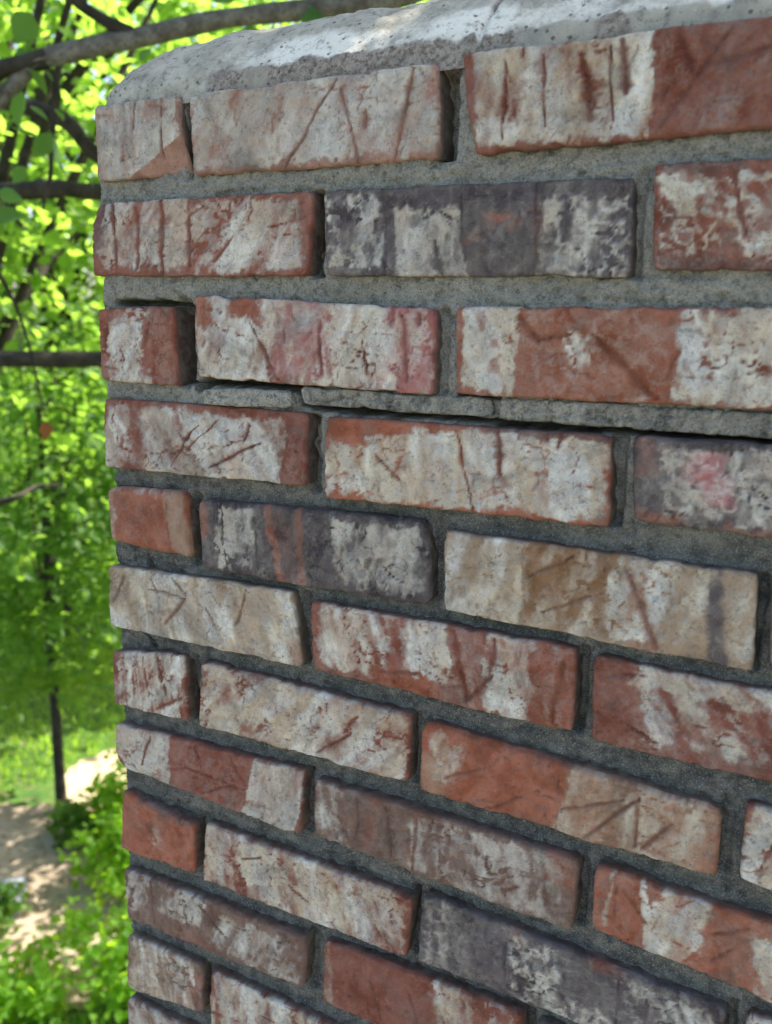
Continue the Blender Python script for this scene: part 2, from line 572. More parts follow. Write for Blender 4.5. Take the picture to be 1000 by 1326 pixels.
    for (cu, cv, rad, slope) in sp.get('chip', ()):
        d = np.hypot((X-cu*W)+jx, (Zl-cv*H)+jz)
        y = y + np.maximum(0, rad-d)*slope
        m = sm(rad+.5, rad-1.5, d)
        wht = wht*(1-m)
    wc = np.zeros_like(base) + np.array(WCOL[sp.get('wc', 'w')])
    wv = (.88+.24*fbm(X/22+so, Zl/22, seed+71, 2))[..., None]
    tint = np.clip((fbm(X/19+so, Zl/19, seed+73, 3)-.42)*3.2, 0, 1)[..., None]*sp.get('pink', .4)
    kk = np.zeros_like(X)
    for p in sp.get('K', ()):
        kk = np.maximum(kk, np.clip(patch(p), 0, 1))
    wc = wc*(1-kk[..., None]) + np.array((.70, .36, .34))*kk[..., None]
    wc = wc*wv*(1-tint) + np.array((.50, .33, .255))*tint
    for (u0, v0, u1, v1, slope) in sp.get('facet', ()):
        ax, az, bx, bz = u0*W, v0*H, u1*W, v1*H
        sd = ((X-ax)*(bz-az)-(Zl-az)*(bx-ax))/math.hypot(bx-ax, bz-az)
        sd = -sd + .4*jx
        y = y + np.maximum(0, sd)*slope
        wht = wht*(1-sm(-.6, .6, sd))
    isg = sp.get('wc', 'w') == 'g'
    for colr, amt, sc_, sd_, lo in (((.82, .775, .68), .78, 15, 101, .46), ((.50, .36, .225), .65 if sp.get('wc') == 'c' else .38, 12, 103, .50),
                                    ((.49, .33, .215), .42, 9, 105, .53), ((.50, .52, .53), .4, 13, 107, .55)):
        m = sm(lo-.04, lo+.20, fbm(T_/sc_+so, S_/sc_, seed+sd_, 3, .55))[..., None]*amt*(.55 if isg else 1.0)
        wc = wc*(1-m) + np.array(colr)*m
    y = y + yoff + sp.get('tilt', 0.0)*(u-.5)
    nr, nc = X.shape
    V = np.stack([px, y, pz], -1).reshape(-1, 3)
    # skirt: boundary loop carried back into the wall
    idx = np.arange(nr*nc).reshape(nr, nc)
    loop = np.concatenate([idx[0, :], idx[1:, -1], idx[-1, -2::-1], idx[-2:0:-1, 0]])
    cen = V.mean(0)
    rings = [V]
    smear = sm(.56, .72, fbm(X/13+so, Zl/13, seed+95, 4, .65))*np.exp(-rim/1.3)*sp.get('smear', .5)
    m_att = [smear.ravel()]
    w_att = [wht.ravel()]
    b_att = [base.reshape(-1, 3)]
    c_att = [wc.reshape(-1, 3)]
    faces = [grid_faces(nr, nc)]
    prev, n0 = loop, nr*nc
    B = V[loop]
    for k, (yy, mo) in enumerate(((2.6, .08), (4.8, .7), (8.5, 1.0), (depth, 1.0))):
        ringv = B.copy()
        jn = fbm(ringv[:, 0]/9+k*7, ringv[:, 2]/9, seed+k*3, 3)-.5
        out = ringv - cen
        ringv[:, 0] += np.sign(out[:, 0])*(.25+jn*.9)*(np.abs(out[:, 0]) > .44*W)
        ringv[:, 2] += np.sign(out[:, 2])*(.25+jn*.9)*(np.abs(out[:, 2]) > .44*H)
        ringv[:, 1] = np.maximum(B[:, 1]+.3*(k+1), yy + jn*.8 + yoff) if k < 3 else depth
        new = np.arange(len(loop)) + n0
        n0 += len(loop)
        faces.append(np.stack([prev, np.roll(prev, -1), np.roll(new, -1), new], -1)[:, ::-1])
        prev = new
        rings.append(ringv)
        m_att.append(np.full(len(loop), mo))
        w_att.append(wht.ravel()[loop]*(.55 if k < 2 else .2))
        b_att.append(base.reshape(-1, 3)[loop])
        c_att.append(wc.reshape(-1, 3)[loop])
    V = np.concatenate(rings)
    cap = np.array([prev])
    ctr = np.array([TL+TR+BR+BL])[0]/4
    V = V - np.array([ctr[0], 0, ctr[1]])
    V = V/1000.0
    faces[0] = faces[0]
    att = dict(white=np.concatenate(w_att), mort_shade=np.concatenate(m_att))
    if mortar:
        att = dict(light=np.concatenate(w_att))
        me = mk_mesh(name, V, faces+[cap], True, att)
    else:
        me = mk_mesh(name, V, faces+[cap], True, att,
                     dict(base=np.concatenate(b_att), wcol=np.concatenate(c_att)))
    return me, Vector((ctr[0]/1000, 0, ctr[1]/1000))

V_ = 1.0
BR = [
 # course 1
 ((9.3,1.3),(89.5,1.8),(93.1,-49.2),(10.1,-50.5), dict(base='P',wc='g',W=[(0,.97,0,1,.72)],B=[(.55,.82,.72,1,.6)],C=[(.82,1,.78,.25,.8),(.5,1,.46,.6,.6)],streak=.9,facet=[(1.0,.50,.38,-.02,.55)],pink=.2), -1),
 ((98,1.2),(286.6,.8),(289.8,-52.2),(101.4,-51.2), dict(base='P',wc='g',W=[(0,1,.06,1,.72)],B=[(0,.3,0,.12,.5),(.08,.16,.2,.5,.5),(.3,1,0,.05,.8)],C=[(.40,0,.63,.95,1.0),(.65,.85,.71,0,.9),(.92,.98,.84,.02,1.1),(.74,.58,.735,.4,2.2,1.6)],pink=.45), 0),
 ((302.2,3.2),(496,1.2),(500,-49),(313,-51.5), dict(base='R',wc='c',W=[(.02,.55,.05,1,.80,.8)],B=[(.02,.09,.0,1,.35)],C=[(.14,.95,.1,.1,.7),(.25,.9,.24,.2,.6),(.365,.85,.37,.25,2.4,1.0),(.47,.95,.475,.45,2.0,1.2),(.44,.9,.43,.1,.5),(.56,.08,.76,.95,1.2),(.62,.95,.65,.62,2.4,1.6),(.72,.62,.98,.85,1.5),(.98,.5,.9,.35,1.5,1.3)],pink=.25), -2.2),
 # course 2
 ((3.6,-66),(200.8,-66.1),(196.4,-118.8),(.5,-117.9), dict(base='R',wc='p',W=[(.03,.50,.1,1,.74),(.50,.97,.06,.95,.58)],B=[(.0,.07,.4,1,.5)],D=[(0,.10,.25,1,.6)],C=[(.11,1,.12,0,1.1),(.225,.9,.235,.1,1.5),(.345,1,.36,0,1.2),(.47,1,.49,.05,1.2),(.68,.5,.6,.2,.9)],chip=[(0,1,15,.35)],pink=.5,mott=.9), 0),
 ((208.5,-66.4),(405.4,-68.5),(408.5,-120.7),(212,-118.9), dict(base='D',wc='g',W=[(.01,.22,.1,.92,.52),(.26,.49,0,.78,.62,.8),(.74,.99,.0,.80,.55)],RR=[(.57,.66,.55,.66,.8),(.5,.56,.4,.47,.6),(.72,.735,.2,.8,.5)],C=[(.225,1,.225,0,.5,.6),(.495,1,.495,.05,.5,.7),(.725,1,.72,0,.6,.6),(.40,.4,.42,0,1)],ring=.55,mott=1.0,pink=.1), .4),
 ((416.3,-62.9),(612,-66),(616,-119),(419.7,-116.3), dict(base='R',wc='c',W=[(.02,.17,.15,.9,.55),(.20,.6,.12,.9,.5)],D=[(0,1,.0,.1,.5),(.0,.2,.9,1,.5)],ring=.7,mott=1.1,C=[(.2,.9,.24,.3,1.2)],pink=.3), 0),
 # course 3
 ((4.7,-142.5),(78.8,-139.4),(82.1,-196.9),(4.1,-196.4), dict(base='R',wc='w',W=[(.08,.60,0,.82,.82),(.0,.7,.8,1,.35)],RR=[(.6,1,.1,.9,.3)],C=[(.12,.75,.08,.5,1.6),(.68,.8,.6,.5,1.4)],chip=[],pink=.15), 0),
 ((99.3,-131.7),(291.8,-138.9),(292.4,-191.3),(102.9,-189.2), dict(base='R',wc='w',K=[(.36,.62,.1,1,.45,4),(.8,1,0,1,.4,4)],W=[(0,.36,0,1,.76),(.36,.6,0,1,.50),(.6,.85,0,1,.80),(.85,1,0,1,.45)],B=[(.01,.09,.62,1,.8),(.2,.34,.72,1,.9),(.42,.56,.5,1,.3),(.86,1,.0,.5,.4),(.5,.58,.1,.7,.3)],RR=[(.01,.09,.62,1,.9),(.2,.34,.72,1,.9)],C=[(.26,.72,.38,.02,1.0),(.555,.8,.56,.15,1.6),(.88,.9,.9,.15,1.3),(.94,.92,.94,.8,2,1.4),(.73,.6,.75,.1,.6)],streak=.4,pink=.65), -.8),
 ((304.7,-137.8),(500,-135.4),(503,-187.1),(307.1,-189.5), dict(base='O',wc='w',W=[(.02,.20,.08,1,.80,.8),(.36,.42,.35,.75,.5,3),(.665,.94,.02,.98,.62,1.0)],B=[(0,.05,0,.5,.5)],C=[(.21,.92,.27,.62,1.6),(.27,.62,.37,.72,1.3),(.43,.72,.62,.05,1.9,1.7)],D=[(.66,1,0,1,.25)],ring=.6,pink=.15,rel=.8), -.6),
 # course 4
 ((5,-210.1),(195.9,-209),(196.2,-259.5),(4.4,-265), dict(base='R',wc='p',W=[(0,.90,0,.92,.70)],B=[(.155,.215,.0,1,.75),(.45,.8,.88,1,.6),(.72,.76,.85,1,.5)],C=[(.36,.1,.50,.72,.8),(.56,.15,.80,.55,.8),(.45,.35,.6,.8,.6),(.72,.55,.75,.75,1.4)],pink=.4), .5),
 ((212.7,-209.9),(403.9,-207.8),(406.7,-260.9),(212.2,-265.2), dict(base='O',wc='c',W=[(.0,1,.03,.93,.80)],B=[(0,.19,.66,1,1),(.1,.34,.82,1,1),(.0,.2,0,.09,.7),(.62,.76,0,.10,.7),(.6,.72,.3,.6,.35)],C=[(.50,.95,.565,0,.9),(.645,1,.66,.45,1.5),(.2,.6,.3,.3,.7),(.85,1,.84,.85,1.2)],D=[(.6,1,.9,1,.6)],pink=.25), -.4),
 ((416.9,-206.8),(612,-203),(615,-256),(420.8,-254.9), dict(base='D',wc='g',W=[(.08,.38,.12,.92,.36),(.4,.7,.2,.9,.3)],K=[(.155,.25,.48,.85,.75,3),(.20,.27,.28,.58,.75,3)],RR=[(0,.14,0,.14,.6),(.24,.36,.0,.08,.7),(.0,.05,.5,1,.4),(.38,.5,0,.3,.6)],ring=.6,mott=1.0,pink=.1), .3),
 # course 5
 ((5.2,-280.5),(86,-275.9),(92,-327.7),(5.2,-326.1), dict(base='O',wc='p',w0=.16,W=[(0,.1,0,1,.45),(0,1,.92,1,.4)],T=[(.76,1,0,1,.6,.8)],C=[(.755,.9,.77,0,.5,.5)],edge=4.5,round=2.5,rel=.7,mott=.4,chip=[(1,1,13,.3),(.8,0,7,.3)],pink=.6), .4),
 ((99.1,-280),(290.1,-271.9),(295.1,-329.1),(101.7,-334.1), dict(base='D',wc='g',W=[(.09,.26,.08,.95,.55),(.62,.98,.08,.92,.50),(.26,.6,0,1,.12)],RR=[(0,.05,.5,1,.8),(.34,.375,0,1,.75,.6),(.455,.49,0,1,.6,.6),(.38,.45,.0,1,.2)],C=[(.12,1,.125,.05,.5,.5),(.27,.9,.275,.1,.5,.6)],ring=.3,mott=1.0,streak=.3,pink=.05,edge=3.5,round=3), .5),
 ((302.9,-276.3),(488.5,-275.9),(492.2,-330.2),(305.2,-328.8), dict(base='T',wc='c',W=[(0,.27,.0,1,.55,.7),(.27,.55,.0,1,.34),(.30,.55,.0,.28,.55),(.56,.86,.1,1,.58),(.92,1,.1,1,.55),(.25,.28,0,1,.9,.4)],RU=[(.28,.60,.12,1,1.0),(.0,.25,.0,.3,.4)],B=[(.30,.54,.35,1,.15)],RR=[(.62,.74,0,.85,.5,2)],D=[(.865,.92,.0,1,.95,1)],C=[(.62,.88,.73,.05,1.8,1.6),(.3,.6,.45,.9,1),(.35,.2,.55,.55,.8)],mott=1.2,pink=.2), 0),
 ((497,-276.4),(690,-276.3),(694,-333.3),(500,-332.4), dict(base='B',w0=.2,W=[(.2,.7,0,1,.6)]), 0),
 # course 6
 ((4.2,-345.6),(184.9,-337.5),(193.9,-392.9),(3.1,-397.2), dict(base='T',wc='c',W=[(.0,1,.0,1,.70)],B=[(0,.08,.3,1,.4),(.62,.9,.6,1,.35)],C=[(.09,.85,.03,.4,1.1),(.37,.95,.45,.7,.9),(.24,.72,.44,.66,.8),(.44,.66,.32,.2,1.2),(.25,.9,.3,.62,.7),(.78,.95,.7,.4,1.1),(.55,.6,.6,.3,.6)],RR=[(.85,1,0,.3,.4)],pink=.45), 0),
 ((200.2,-342.3),(392.9,-337.2),(394.4,-392),(203.9,-391.9), dict(base='R',wc='w',W=[(.03,.34,.1,1,.62),(.38,.56,.25,1,.72),(.70,.86,.0,1,.70),(.56,.7,.0,.4,.25)],B=[(.25,.5,0,.26,.9),(.34,.40,.2,1,.5)],RR=[(.22,.5,0,.26,.8),(.88,1,0,1,.5)],C=[(.58,.95,.63,.1,1.6),(.63,.1,.73,.5,1.2),(.73,.95,.72,.5,1.4),(.97,.9,.93,.1,1.6),(.3,.22,.45,.3,1.2)],pink=.6,mott=1.1), 0),
 ((403.5,-339.9),(597,-340),(601,-392),(406.6,-394), dict(base='R',wc='w',W=[(.13,1,.74,1,.80),(.15,.5,.15,.75,.40),(.5,.9,.2,.8,.40)],B=[(0,.12,0,1,.5)],mott=1.4,C=[(.05,.8,.16,.9,1),(.1,.3,.2,.15,1)],pink=.4), .4),
 # course 7
 ((4.6,-418.5),(81.9,-407.6),(84.4,-462.5),(3.8,-466.7), dict(base='R',wc='w',W=[(.02,1,.0,1,.68)],B=[(0,.14,0,.6,.5)],C=[(.62,1,.75,.35,1),(.95,.35,.6,.08,1.1),(.45,.95,.5,.2,.5)],streak=1.1,pink=.5), 0),
 ((99.9,-408.3),(282.5,-408.1),(282.5,-458.5),(96.3,-462.8), dict(base='R',wc='c',W=[(.0,1,.0,1,.76)],B=[(.12,.17,.4,.75,.6),(.22,.3,.05,.25,.6),(.55,.75,.1,.5,.35),(0,.05,.5,1,.4)],C=[(.6,.1,.75,.5,.8),(.78,.8,.72,.5,1)],pink=.45), 0),
 ((292.6,-410.1),(484.6,-416.3),(484.6,-459.4),(290.4,-462), dict(base='O',wc='c',w0=.05,W=[(.02,.16,.2,.9,.30),(.52,.99,.0,1,.46,.8)],T=[(.0,.12,.0,.6,.5),(.52,1,0,1,.6)],B=[(.55,.65,.72,1,.4)],C=[(.5,1,.505,0,.6,.7),(.52,.35,.72,.75,1.0),(.60,.05,.76,.8,1.2),(.78,.1,.86,.6,1.4),(.76,.85,.76,.1,.8),(.1,.3,.25,.6,1),(.27,.05,.38,.35,1),(.42,.5,.5,.45,.8)],mott=1.0,pink=.3,edge=3.2), .2),
 ((497.1,-408.6),(690,-409),(695,-458),(497.9,-457.1), dict(base='R',wc='c',W=[(0,1,.0,1,.78)],C=[(.1,.8,.05,.2,1)],pink=.3), -.4),
 # course 8
 ((5.6,-483.8),(195.8,-474.4),(192.6,-527.4),(3.6,-521.9), dict(base='R',wc='g',W=[(0,.32,0,1,.78,.8),(.32,.74,.0,1,.16),(.74,1,.0,1,.80,.7)],C=[(.45,.95,.5,.55,.9),(.32,.35,.4,.45,1.2),(.50,.1,.66,.45,1),(.34,.52,.72,.42,.7),(.64,.95,.72,.5,.8),(.2,.9,.15,.2,.8)],chip=[(0,0,12,.4)],streak=.3,pink=.35), 0),
 ((206.1,-477.7),(405.3,-475.6),(403.9,-526.9),(206.6,-522.8), dict(base='B',wc='g',W=[(0,.14,.0,1,.50),(.40,.97,.03,.97,.48),(.14,.4,0,1,.15)],RR=[(.23,.26,.1,1,.5),(.40,.43,0,1,.5),(.9,1,.6,1,.5)],C=[(.18,.95,.18,.2,1),(.305,.9,.33,.1,.9),(.42,1,.42,.05,.8)],mott=1.1,pink=.3), .2),
 ((416.1,-475.7),(612,-481),(616,-533),(416,-519.4), dict(base='O',wc='c',W=[(.04,.055,0,1,.8,.4),(.19,.34,.0,1,.55),(.155,.18,0,1,.85,.4),(.48,1,.0,.72,.72)],C=[(.065,1,.07,.3,1),(.09,.8,.16,.4,1.2),(.36,.6,.46,.85,1.2),(.36,.2,.42,.5,1)],pink=.3), -.2),
 # course 9
 ((8.7,-545.7),(88.5,-551),(87.3,-597.2),(5.9,-601.8), dict(base='O',wc='p',w0=.14,W=[(.4,.6,.2,.7,.3)],D=[(.3,1,.9,1,.7)],C=[(.35,.6,.5,.35,.6,.6)],mott=.6,pink=.6), 0),
 ((100.7,-547),(288.5,-546.3),(285.9,-595.5),(97.1,-599.4), dict(base='R',wc='c',W=[(0,1,.0,1,.68)],B=[(.05,.16,.5,1,.4),(.1,.3,.0,.25,.5),(.74,.8,.7,.9,.7)],C=[(.45,.5,.55,.3,.8),(.2,.6,.3,.8,.8)],pink=.6,mott=1.3), 0),
 ((297.5,-539.9),(499.3,-543),(501.3,-590),(295.2,-593.6), dict(base='D',wc='g',W=[(.0,.12,0,1,.25),(.33,.50,.15,.95,.42),(.4,.7,.0,.3,.45),(.7,1,.2,.9,.25)],RR=[(.33,.36,.8,1,.6),(.6,.7,.9,1,.5)],C=[(.31,1,.32,0,.6,.5),(.685,1,.69,.1,.5,.5)],ring=.6,mott=1.1,pink=.1), .3),
 ((511,-540),(700,-541),(703,-592),(513,-590), dict(base='R',W=[(0,1,0,1,.6)]), 0),
 # course 10
 ((7.7,-620),(198.9,-613.1),(197.1,-659.9),(10,-668.9), dict(base='B',wc='g',W=[(0,.13,.2,1,.45),(.20,.46,.35,1,.58),(.5,1,.05,.85,.42)],RR=[(.3,.5,.0,.2,.3)],C=[(.16,1,.17,.1,.8),(.45,.8,.6,.4,.8)],mott=1.2,pink=.3), 0),
 ((216,-608.8),(374.5,-602.4),(375.9,-654.1),(216,-663.5), dict(base='R',wc='c',w0=.04,W=[(.60,.80,.1,1,.50),(.86,1,0,1,.4),(0,.06,0,1,.3)],C=[(.25,.7,.32,.1,1.2),(.45,.7,.52,.2,1.1)],pink=.4), 0),
 ((385.4,-603.4),(580,-598),(583,-650),(387,-655), dict(base='D',wc='g',W=[(.1,.7,.2,.9,.45)]), 0),
 # course 11
 ((9.2,-684.7),(93.5,-682.5),(94.2,-727.6),(6.5,-741.4), dict(base='B',wc='c',W=[(0,.9,.0,1,.48)],T=[(0,.8,0,1,.5)],RR=[(.78,1,0,.8,.5)],streak=.6,mott=.9,pink=.4), 0),
 ((103.5,-682.7),(290,-682),(292,-733),(102.4,-737.6), dict(base='R',wc='c',W=[(0,1,.0,1,.66)],B=[(.3,.5,.0,.5,.4)],mott=1.3,pink=.5), 0),
 ((302,-681),(495,-678),(497,-728),(304,-732), dict(base='R',W=[(.3,.8,0,1,.5)]), 0),
 # course 12
 ((6,-752.1),(196,-749.6),(196,-802),(4.1,-804), dict(base='B',wc='g',W=[(0,1,.0,1,.52)],mott=1.2), 0),
 ((206,-749),(400,-748),(400,-800),(206,-802), dict(base='R',wc='w',W=[(0,1,.0,1,.5)],mott=1.2), 0),
 # course 13
 ((6,-820),(92,-819),(92,-870),(6,-871), dict(base='D',wc='g',W=[(0,1,.0,1,.4)]), 0),
 ((102,-819),(294,-818),(294,-869),(102,-870), dict(base='R',wc='w',W=[(0,1,.0,1,.5)]), 0),
]
BRICK_LABELS = {(302.2, 3.2): 'brick with cream left half and bare red right half', (208.5, -66.4): 'dark purple brick with grey white blotches',
 (4.7, -142.5): 'short red brick with open joint on its right', (304.7, -137.8): 'red brick with pale ends and a diagonal fold',
 (416.9, -206.8): 'dark brick with a pink spot', (5.2, -280.5): 'short bare red brick with tan edge', (99.1, -280): 'dark purple brick with two red stripes',
 (302.9, -276.3): 'tan brick with rust brown middle', (297.5, -539.9): 'dark purple brick low in the wall', (8.7, -545.7): 'short bare orange red brick'}
def build_bricks():
    used_rects = []
    for i, b in enumerate(BR):
        q, sp, yo = b[:4], b[4], b[5]
        header = (q[1][0]-q[0][0]) < 110 and q[0][0] < 20
        dep = 192.0 if header else 90.0
        me, loc = brick_mesh('brick', q, dep, sp, 11+i*3, yo)
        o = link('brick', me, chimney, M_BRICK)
        for key, lab in BRICK_LABELS.items():
            if abs(q[0][0]-key[0]) < .6 and abs(q[0][1]-key[1]) < .6:
                o['label'] = lab
        o.location = loc

build_bricks()

# ---- mortar between the visible bricks: one dense sheet with joints, cracks and smears
CH_W, CH_D = 0.806, 0.602
JZ = [(4, -8), (-44, -72), (-112, -147), (-182, -216), (-250, -290), (-321, -352), (-386, -424), (-452, -490),
      (-513, -557), (-580, -627), (-645, -692), (-722, -759), (-795, -828), (-862, -876)]
CRACKS = [ # polyline, half width mm, depth mm
 ([(18,-138.0),(55,-137.4),(92,-138.2)],1.9,24),
 ([(97,-197),(104,-194.5),(110,-191.2),(134,-191.6),(186,-192.4)],3.0,34),
 ([(186,-190),(189,-197),(190.5,-203.6)],2.2,30),
 ([(190,-203.8),(225,-206.0),(247,-205.3),(275,-205.2)],2.2,34),
 ([(275,-205.2),(313,-205.0),(333,-205.8)],1.7,30),
 ([(333,-205.8),(362,-205.8),(408,-205.2),(450,-205.6),(490,-205),(620,-204)],2.5,36),
 ([(307,-190.4),(333,-190.3)],.9,14),
 ([(38.4,-336),(42.9,-348)],1.8,16), ([(33.9,-401),(38,-405),(42,-411)],1.5,16),
]
DEEP = [ # x0,x1,z0,z1, extra depth (voids in the perpends)
 (80,95,-194,-140,60), (197,206,-119,-66,14), (287,298,-52,1,12), (90,97,-48,0,9), (292,301,-188,-139,9), (405,412,-118,-72,4),
 (404,411,-262,-208,5), (197,206,-258,-212,5), (405,415,-525,-478,14), (282,290,-460,-410,9), (193,201,-392,-340,7), (394,398,-390,-340,6),
 (485,492,-458,-412,8), (84,97,-462,-410,5), (88,98,-597,-550,6), (196,203,-526,-478,6), (287,295,-596,-548,8), (198,206,-660,-614,8), (92,98,-330,-280,2)]
def auto_deep():
    out = []
    rr = np.random.default_rng(5)
    for a, b in zip(BR[:-1], BR[1:]):
        (xa0, xa1), (xb0, xb1) = (a[1][0], a[2][0]), (b[0][0], b[3][0])
        if xb0 > xa1-3 and abs(a[1][1]-b[0][1]) < 14:
            x0, x1 = (xa0+xa1)/2, (xb0+xb1)/2
            out.append((x0-1, x0+(x1-x0)*rr.uniform(.35, .55), min(a[2][1], b[3][1]), max(a[1][1], b[0][1])-1, rr.uniform(4, 9)))
    return out

def build_mortar():
    zs = []
    for k, (a, b) in enumerate(JZ):
        zs.append(np.arange(b, a+.01, 1.15))
        if k+1 < len(JZ):
            zs.append(np.arange(JZ[k+1][0]+6, b-3, 6.0))
    zs = np.sort(np.concatenate(zs))
    xs = np.concatenate([np.arange(5.6, 545, 1.4), np.arange(550, CH_W*1000-8, 6.0)])
    X, Z = np.meshgrid(xs, zs)
    y = 7.2 + 4.0*(fbm(X/40, Z/14, 3, 3)-.5) + 3.6*(fbm(X/8, Z/5, 7, 4, .65)-.5)
    y = y + 1.3*(noise(X/2.4, Z/2.2, 8)-.5) + 1.8*(fbm(X/70, Z/2.6, 9, 3)-.5)
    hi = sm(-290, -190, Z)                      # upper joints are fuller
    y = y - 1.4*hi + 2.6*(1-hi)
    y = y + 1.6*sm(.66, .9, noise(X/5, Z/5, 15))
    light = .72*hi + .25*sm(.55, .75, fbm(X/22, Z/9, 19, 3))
    for (x0, x1, z0, z1, d) in DEEP[:1]+DEEP[1:3]+auto_deep():
        j = 3*(fbm(X/6, Z/6, 23, 3)-.5)
        m = sm(x0-1.2, x0+1.2, X+j)*(1-sm(x1-1.2, x1+1.2, X+j))*sm(z0-2, z0+2, Z)*(1-sm(z1-2, z1+2, Z))
        y = y + d*m
    for pl, hw, d in CRACKS:
        jx = 2.2*(fbm(X/5, Z/5, 29, 3)-.5)
        for a, b in zip(pl[:-1], pl[1:]):
            dd, _ = seg_dist(X, Z+jx, a, b)
            wv = hw*(.6+.9*noise(X/9, Z/9, 33))
            y = np.maximum(y, np.where(dd < wv+1.2, 7 + d*sm(wv+.9, wv*.5, dd), 0))
    # the beads left proud under the upper courses
    nr, nc = X.shape
    V = np.stack([X, y, Z], -1).reshape(-1, 3)
    # left return round the corner
    n0 = len(V)
    le = np.arange(nr)*nc
    ext = V[le].copy()
    ext[:, 0] = 6.5
    ext[:, 1] = 120
    V = np.concatenate([V, ext])
    f2 = np.stack([le[:-1], le[1:], np.arange(nr-1)+n0+1, np.arange(nr-1)+n0], -1)
    lt = np.concatenate([light.ravel(), np.zeros(nr)])
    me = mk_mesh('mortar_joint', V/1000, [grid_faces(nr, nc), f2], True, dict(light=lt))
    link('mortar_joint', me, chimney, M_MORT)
build_mortar()

MP = [
 (((104.2,-196.8),(183.7,-194.8),(186.0,-206.8),(104.6,-209.0)), dict(w0=1.1, edge=2.0, round=2.0, rel=1.9, mott=1.0, ring=.0), .3),
 (((190.4,-191.6),(329.6,-190.9),(331.6,-202.6),(192.6,-203.4)), dict(w0=.65, edge=1.6, rel=2.0, mott=1.1, ring=0), 3.0),
 (((334.8,-190.0),(560,-188.9),(560,-202.2),(333.9,-203.2)), dict(w0=.55, edge=1.6, rel=2.0, mott=1.1, ring=0), 3.0),
]
for i, (q, sp, yo) in enumerate(MP):
    me, loc = brick_mesh('mortar_piece', q, 26, sp, 301+i*5, yo, mortar=True)
    link('mortar_piece', me, chimney, M_MORT).location = loc

# ---- the rest of the stack: bricks round the other sides and down to the ground
def build_rest():
    lst = []
    P = .0686
    for c in range(0, 66):
        zt = -c*P
        zb = zt-.053
        odd = c % 2 == 0
        xs = ([(0.008, .092)] if odd else []) + [(a, min(a+.194, CH_W)) for a in np.arange(.102 if odd else .0, CH_W-.05, .204)]
        for (a, b) in xs:
            b = min(b, CH_W)
            if b-a < .03:
                continue
            if c >= 13:
                lst.append((a+.002, b, .0012, .092, zb, zt))
            lst.append((a+.002, b, CH_D-.092, CH_D, zb, zt))
        if c < 13:
            last = max(q[1][0] for q in (b_[0:4] for b_ in BR) if abs(q[1][1]/1000-zt) < .034)/1000+.012
            while last < CH_W-.04:
                lst.append((last, min(last+.194, CH_W), .0012, .092, zb, zt))
                last += .204
        ys = [(.102+k*.204, .296+k*.204) for k in range(2)] if not odd else [(.204, .398), (.408, .500)]
        for (a, b) in ys:
            b = min(b, CH_D-.102)
            lst.append((.004, .094, a, b, zb, zt))
            lst.append((CH_W-.092, CH_W, a, b, zb, zt))
    v, f = boxes(lst)
    rng = np.random.default_rng(4)
    nb = len(lst)
    v = v + np.repeat(rng.uniform(-.0012, .0012, (nb, 3)), 8, 0)
    pal = np.array([RED, ORG, BRN, DRK, PALE])[rng.integers(0, 5, nb)]
    base = np.repeat(pal, 8, 0)
    wv = np.repeat(rng.choice([.05, .25, .4, .5], nb), 8)
    me = mk_mesh('brickwork', v, f, False, dict(white=wv, mort_shade=np.zeros(nb*8)),
                 dict(base=base, wcol=np.full((nb*8, 3), 1.0)*np.array((.58, .50, .40))))
    o = link('brickwork', me, chimney, M_BRICK)
    o['kind'] = 'stuff'
    vb, fb = boxes([(.012, CH_W-.01, .045, CH_D-.010, GZ, -.002), (.012, CH_W-.010, .0105, .05, GZ, -.872)])
    me = mk_mesh('mortar_core', vb, fb, False, dict(light=np.zeros(16)))
    link('mortar_core', me, chimney, M_MORT)
build_rest()

